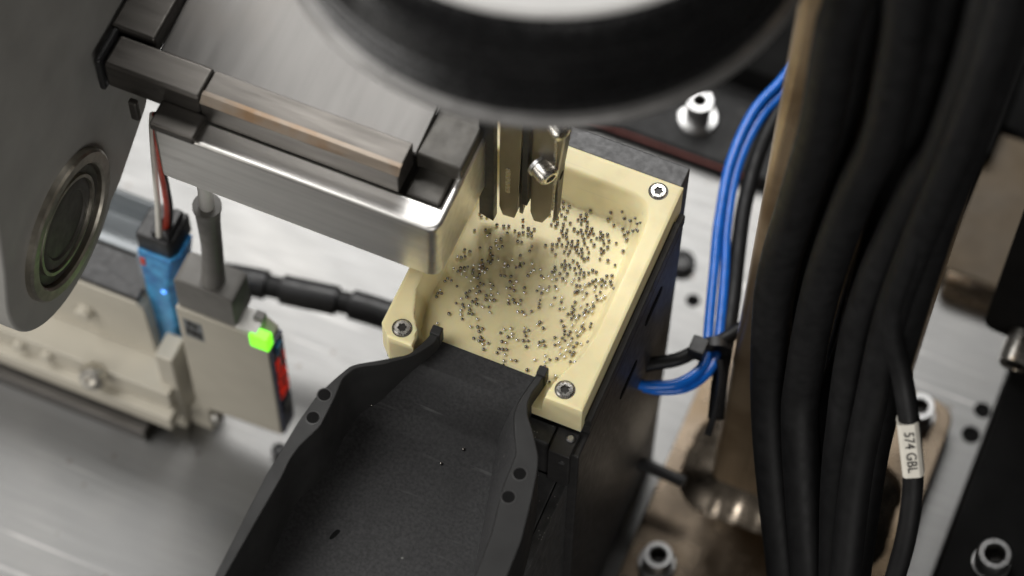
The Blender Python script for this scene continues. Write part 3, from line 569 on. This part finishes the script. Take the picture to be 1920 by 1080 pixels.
for nm, pts, r, mt, lb in (('white_wire', [(298, 442, -98), (296, 390, -70), (292, 340, -44), (288, 290, -14), (285, 240, 20), (286, 215, 38)], 1.25, 'wirewhite', 'thin white wire rising from the black plug to the hopper'),
                           ('red_wire', [(311, 432, -98), (313, 395, -76), (309, 360, -52), (301, 315, -20), (293, 250, 18), (291, 215, 38)], 1.25, 'wirered', 'thin red wire rising from the black plug beside white wire'),
                           ('black_wire', [(318, 428, -98), (319, 390, -76), (313, 352, -50), (304, 310, -18), (295, 250, 18), (293, 215, 38)], 1.3, 'rubber', 'thin black wire rising from the black plug beside red wire')):
    o = obj(nm, tube(B(), [at(*p) for p in pts], r, 10), M[mt], None, base=tuple(at(*pts[0]))); tag(o, lb, 'wire')
# ---- wrapped hose behind
t = thing('wrapped_hose', 'black cable in spiral wrap lying behind amplifier towards the tray', 'cable', (-120, 55, -197))
path = [(-178, 46, -197), (-153, 50, -192), (-125, 54, -191), (-100, 58, -191), (-75, 60, -192), (-36, 62, -192)]
obj('inner_cable', tube(B(), path, 5.2, 14), M['rubber'], t)
pp = spline(path, 12)
for a, b in ((2, 18), (20, 33), (35, 47), (49, 60)):
    obj('wrap', tube(B(), pp[a:b], 6.9, 18, smooth=False), M['black'], t, .5)

# ================================================================ right side: post, flange, cables
t = thing('tube_post', 'stainless rectangular post welded to a bolted base flange', 'post', (112, 66, BASE))
obj('tube', prism(B(), rrect(76, 147, 53, 82, 5), 2, -228, 420), M['brown'], t)
obj('flange_plate', prism(B(), rrect(54, 168, -14, 136, 10), 2, BASE, -228.2), M['flangebrown'], t, .9)
bm = B(); loop = rrect(75, 148, 52, 83, 5, 5); P = []
for i in range(len(loop)):
    (a, b), (c, d) = loop[i], loop[(i+1) % len(loop)]
    L_ = max(1, int(math.hypot(c-a, d-b)/1.5))
    for k in range(L_): P.append((a+(c-a)*k/L_, b+(d-b)*k/L_))
rw = random.Random(4); rows = []
for i, (a, b) in enumerate(P):
    n2 = len(P); (c, d) = P[(i+1) % n2]; (e_, f_) = P[i-1]; nx, ny = d-f_, -(c-e_); l = math.hypot(nx, ny); nx /= l; ny /= l
    s = 1.45 + .07*abs(sin(i*.5)) + .16*sin(i*.13) + rw.uniform(-.03, .03)
    nx, ny = -nx, -ny
    if (a-111)*nx+(b-67)*ny < 0: nx, ny = -nx, -ny
    rows.append([(a-nx, b-ny, -219+1.5*s), (a+nx*2.2*s, b+ny*2.2*s, -221+1.4*s), (a+nx*5.6*s, b+ny*5.6*s, -224.6+s), (a+nx*8.5*s, b+ny*8.5*s, -228.6), (a-nx, b-ny, -228.6)])
rows.append(rows[0])
obj('weld_bead', loft(rows), M['weld'], t)
def socket_bolt(parent, c, axis, r, h, mt='zinc', washer=0):
    hd = obj('bolt', lathe(B(), c, axis, [(r, 0), (r, h*.86), (r*.9, h), (r*.62, h), (r*.58, h*.94), (r*.55, h*.35), (0, h*.3)], 30), M[mt], parent)
    a, u, v = frame(axis); cc = Vector(c)
    bm = B(); ps = [cc + a*(h*.97) + (u*cos(pi/3*i) + v*sin(pi/3*i))*r*.56 for i in range(6)]; ql = [p - a*h*.5 for p in ps]
    A = [bm.verts.new(p) for p in ps]; Q = [bm.verts.new(p) for p in ql]
    for i in range(6): bm.faces.new([A[i], A[(i+1) % 6], Q[(i+1) % 6], Q[i]])
    bm.faces.new(Q)
    obj('socket', bm, M['socket'], hd)
    if washer:
        obj('washer', lathe(B(), c, axis, [(washer, -2.2), (washer, -.5), (washer*.94, 0), (r*.9, 0)], 30), M[mt], hd)
    return hd
socket_bolt(t, (68.5, 9, -225.9), (0, 0, 1), 6.9, 9, 'zinc', 8.6)
socket_bolt(t, (152, 124, -225.9), (0, 0, 1), 7.0, 9, 'zinc', 8.6)

t = thing('washer_bolt', 'large silver bolt with washer on dark sheet behind the tray', 'bolt', (0, 236, -231))
socket_bolt(t, (1, 236, -228.6), (0, 0, 1), 6.6, 15, 'zinc', 9.6)

t = thing('brown_block', 'flat brown block with pale front edge behind the cables', 'block', (165, 235, BASE))
obj('top_plate', bx(138, 183.5, 200, 282, BASE, -223), M['blockbrown'], t, 1)
obj('lit_edge', prism(B(), [(194.5, -240), (194.5, -233), (197, -226), (199.8, -223.4), (199.8, -240)], 0, 141, 176), M['weld'], t, .6)  # brighter metal, the lit front chamfer put into the colour
t = thing('side_bracket', 'black bracket with silver socket bolt at the right edge', 'bracket', (200, 150, -150))
obj('bracket_plate', prism(B(), [(x, z) for x, z in rrect(166, 300, -149, 140, 7)], 1, 136, 150), M['void'], t, .8)
socket_bolt(t, (184.5, 136, -143), (0, -1, -.12), 7.2, 15, 'screw')
obj('knob', lathe(B(), (184, 150, -20), (0, -1, 0), [(9, 0), (9, 14), (7, 18), (0, 18)], 24), M['black'], t)
t = thing('beam_bolt', 'silver socket bolt on the black beam near lower right corner', 'bolt', (204, 36, -150))
socket_bolt(t, (204, 33, -149.9), (0, 0, 1), 7.4, 10, 'zinc', 8.6)

def dep(py): return lerp([(0, 40), (420, 38), (700, 22), (900, 2), (1120, -24)], py)
def cable(name, pts, r, lb, off=0, grp='black cables hanging in front of the post'):
    P = [aty(px, py, dep(py)-off) for px, py in pts]
    a = (P[0]-P[1]).normalized(); P = [P[0]+a*200] + P
    b = (P[-1]-P[-2]).normalized(); P = P + [P[-1]+b*90]
    t = thing(name, lb, 'cable', tuple(P[-1]), grp)
    obj('jacket', tube(B(), P, r, 20), M['rubber'], t); return t, P
cable('black_cable', [(1600, -40), (1570, 60), (1540, 230), (1500, 370), (1455, 530), (1444, 700), (1450, 860), (1478, 1120)], 7.6, 'leftmost thick black cable hanging in front of stainless post', 2)
cable('black_cable', [(1705, -40), (1695, 60), (1655, 250), (1600, 370), (1543, 530), (1508, 700), (1500, 820), (1520, 1120)], 7.2, 'second thick black cable from left in hanging bundle', 6)
cable('black_cable', [(1870, -40), (1840, 80), (1775, 270), (1733, 337), (1702, 397), (1680, 440), (1640, 530), (1605, 650), (1583, 800), (1572, 920), (1568, 1120)], 7.0, 'third thick black cable from left, right of the long slit', 8)
cable('black_cable', [(1780, -40), (1755, 60), (1725, 200), (1690, 330), (1640, 480), (1600, 640), (1545, 830), (1545, 1120)], 6.6, 'black cable hidden deepest within the hanging bundle', -4)
cable('black_cable', [(1920, -40), (1880, 80), (1815, 260), (1750, 430), (1695, 600), (1655, 740), (1625, 880), (1592, 1120)], 7.4, 'rightmost thick black cable of the hanging bundle', 5)
cable('black_cable', [(1640, -40), (1610, 90), (1570, 260), (1530, 420), (1480, 580), (1468, 760), (1480, 900), (1500, 1120)], 6.2, 'black cable tucked behind the leftmost thick cable', -6)
cable('black_cable', [(1830, -40), (1790, 100), (1735, 240), (1668, 400), (1618, 520), (1575, 680), (1560, 820), (1550, 1120)], 5.6, 'black cable crossing behind the long slit of the bundle', -8)
cable('black_cable', [(1900, -40), (1855, 110), (1790, 290), (1722, 450), (1668, 600), (1632, 760), (1605, 900), (1580, 1120)], 6.0, 'black cable squeezed beside the rightmost thick cable', 14)
t, P = cable('labelled_cable', [(1800, 240), (1740, 400), (1685, 540), (1672, 620), (1690, 700), (1702, 770), (1710, 850), (1711, 920), (1698, 1010), (1668, 1120)], 3.9, 'thinner black cable carrying a white printed sleeve', 16)
a = aty(1702, 785, dep(785)-16); b = aty(1713, 885, dep(885)-16)
ax = (b-a); Ln = ax.length; ax.normalize()
toc = (CAM-a); toc = (toc - ax*toc.dot(ax)).normalized(); sd = ax.cross(toc).normalized()
bm = B(); rows = []
for k in (0, 1):
    p = a + ax*(Ln*k); rows.append([p+sd*x+toc*y for x, y in ((-3.4, -4.2), (3.4, -4.2), (4.1, -2), (4.1, 3.2), (3.0, 4.3), (-2.2, 4.6), (-3.6, 3.4), (-4.1, 0))])
sleeve = obj('sleeve', loft(rows, True), M['labelwhite'], t, .5)
cu = bpy.data.curves.new('txt', 'FONT'); cu.body = '574 GBL'; cu.size = 4.9; cu.extrude = .05; cu.align_x = 'CENTER'; cu.align_y = 'CENTER'; cu.space_character = 1.02
to = bpy.data.objects.new('txt', cu); COL.objects.link(to); bpy.context.view_layer.update()
tm = bpy.data.meshes.new_from_object(to.evaluated_get(bpy.context.evaluated_depsgraph_get())); bpy.data.objects.remove(to)
bm = B(); bm.from_mesh(tm)
xv = ax; zv = toc; yv = zv.cross(xv)
ctr = a + ax*(Ln*.5) + toc*4.75 + sd*.4
for v in bm.verts: v.co = ctr + xv*v.co.x*.98 + yv*v.co.y*1.05 + zv*v.co.z
obj('lettering', bm, M['ink'], sleeve, smooth=False)

# ---- blue pneumatic tubes and the black lead tied to them
tp = [(1510, 120, -95), (1480, 148, -98), (1420, 215, -100), (1375, 310, -100), (1353, 420, -100), (1346, 510, -100), (1338, 610, -100), (1333, 660, -100), (1318, 697, -100), (1275, 724, -100), (1225, 728, -100), (1195, 722, -100)]
base = [at(*p) for p in tp]
base[0] = base[0] + Vector((2, 26, 0))
for k, (dx, dz, lb) in enumerate(((-1.6, 1.8, 'outer blue pneumatic tube curving down to the feeder'), (2.3, -1.2, 'inner blue pneumatic tube running beside the outer one'))):
    o = obj('blue_tube', tube(B(), [p+Vector((dx*(1+.22*sin(i*1.3+k)), dx*.35, dz+.5*sin(i*.9))) for i, p in enumerate(base)], 2.15, 14), M['bluetube'], None, base=tuple(base[-1]))
    tag(o, lb, 'tube', 'blue pneumatic tubes')
bp = [at(*p) for p in ((1530, 90, -100), (1470, 190, -103), (1425, 280, -104), (1397, 380, -104), (1384, 470, -104), (1374, 560, -104), (1362, 640, -104), (1350, 710, -108), (1342, 785, -112))]
o = obj('black_lead', tube(B(), bp, 3.4, 14), M['rubber'], None, base=tuple(bp[-1])); tag(o, 'black lead running down beside the blue tubes', 'cable')
bp = [at(*p) for p in ((1195, 690, -98), (1225, 682, -98), (1270, 674, -97), (1312, 655, -97), (1350, 640, -97), (1400, 610, -97))]
o = obj('feeder_lead', tube(B(), bp, 2.9, 14), M['rubber'], None, base=tuple(bp[0])); tag(o, 'short black lead running from feeder to the cable tie', 'cable')
p = at(1318, 655, -93); t = thing('cable_tie', 'black cable tie head binding the blue tubes', 'cable tie', tuple(p))
obj('head', bx(p.x-5.5, p.x+1.5, p.y-4, p.y+4, p.z-4, p.z+3), M['black'], t, .7)
q = at(1337, 650, -100)
obj('band', lathe(B(), (q.x+1, q.y, q.z), (-.35, .93, 0), [(6.2, -2.2), (6.4, -2), (6.4, 2), (6.2, 2.2)], 24), M['black'], t)
obj('tail', tube(B(), [(p.x+8, p.y-2, p.z), (p.x+11, p.y-8, p.z-2), (p.x+13.5, p.y-18, p.z-6), (p.x+14.5, p.y-30, p.z-12)], 1.4, 8), M['black'], t)
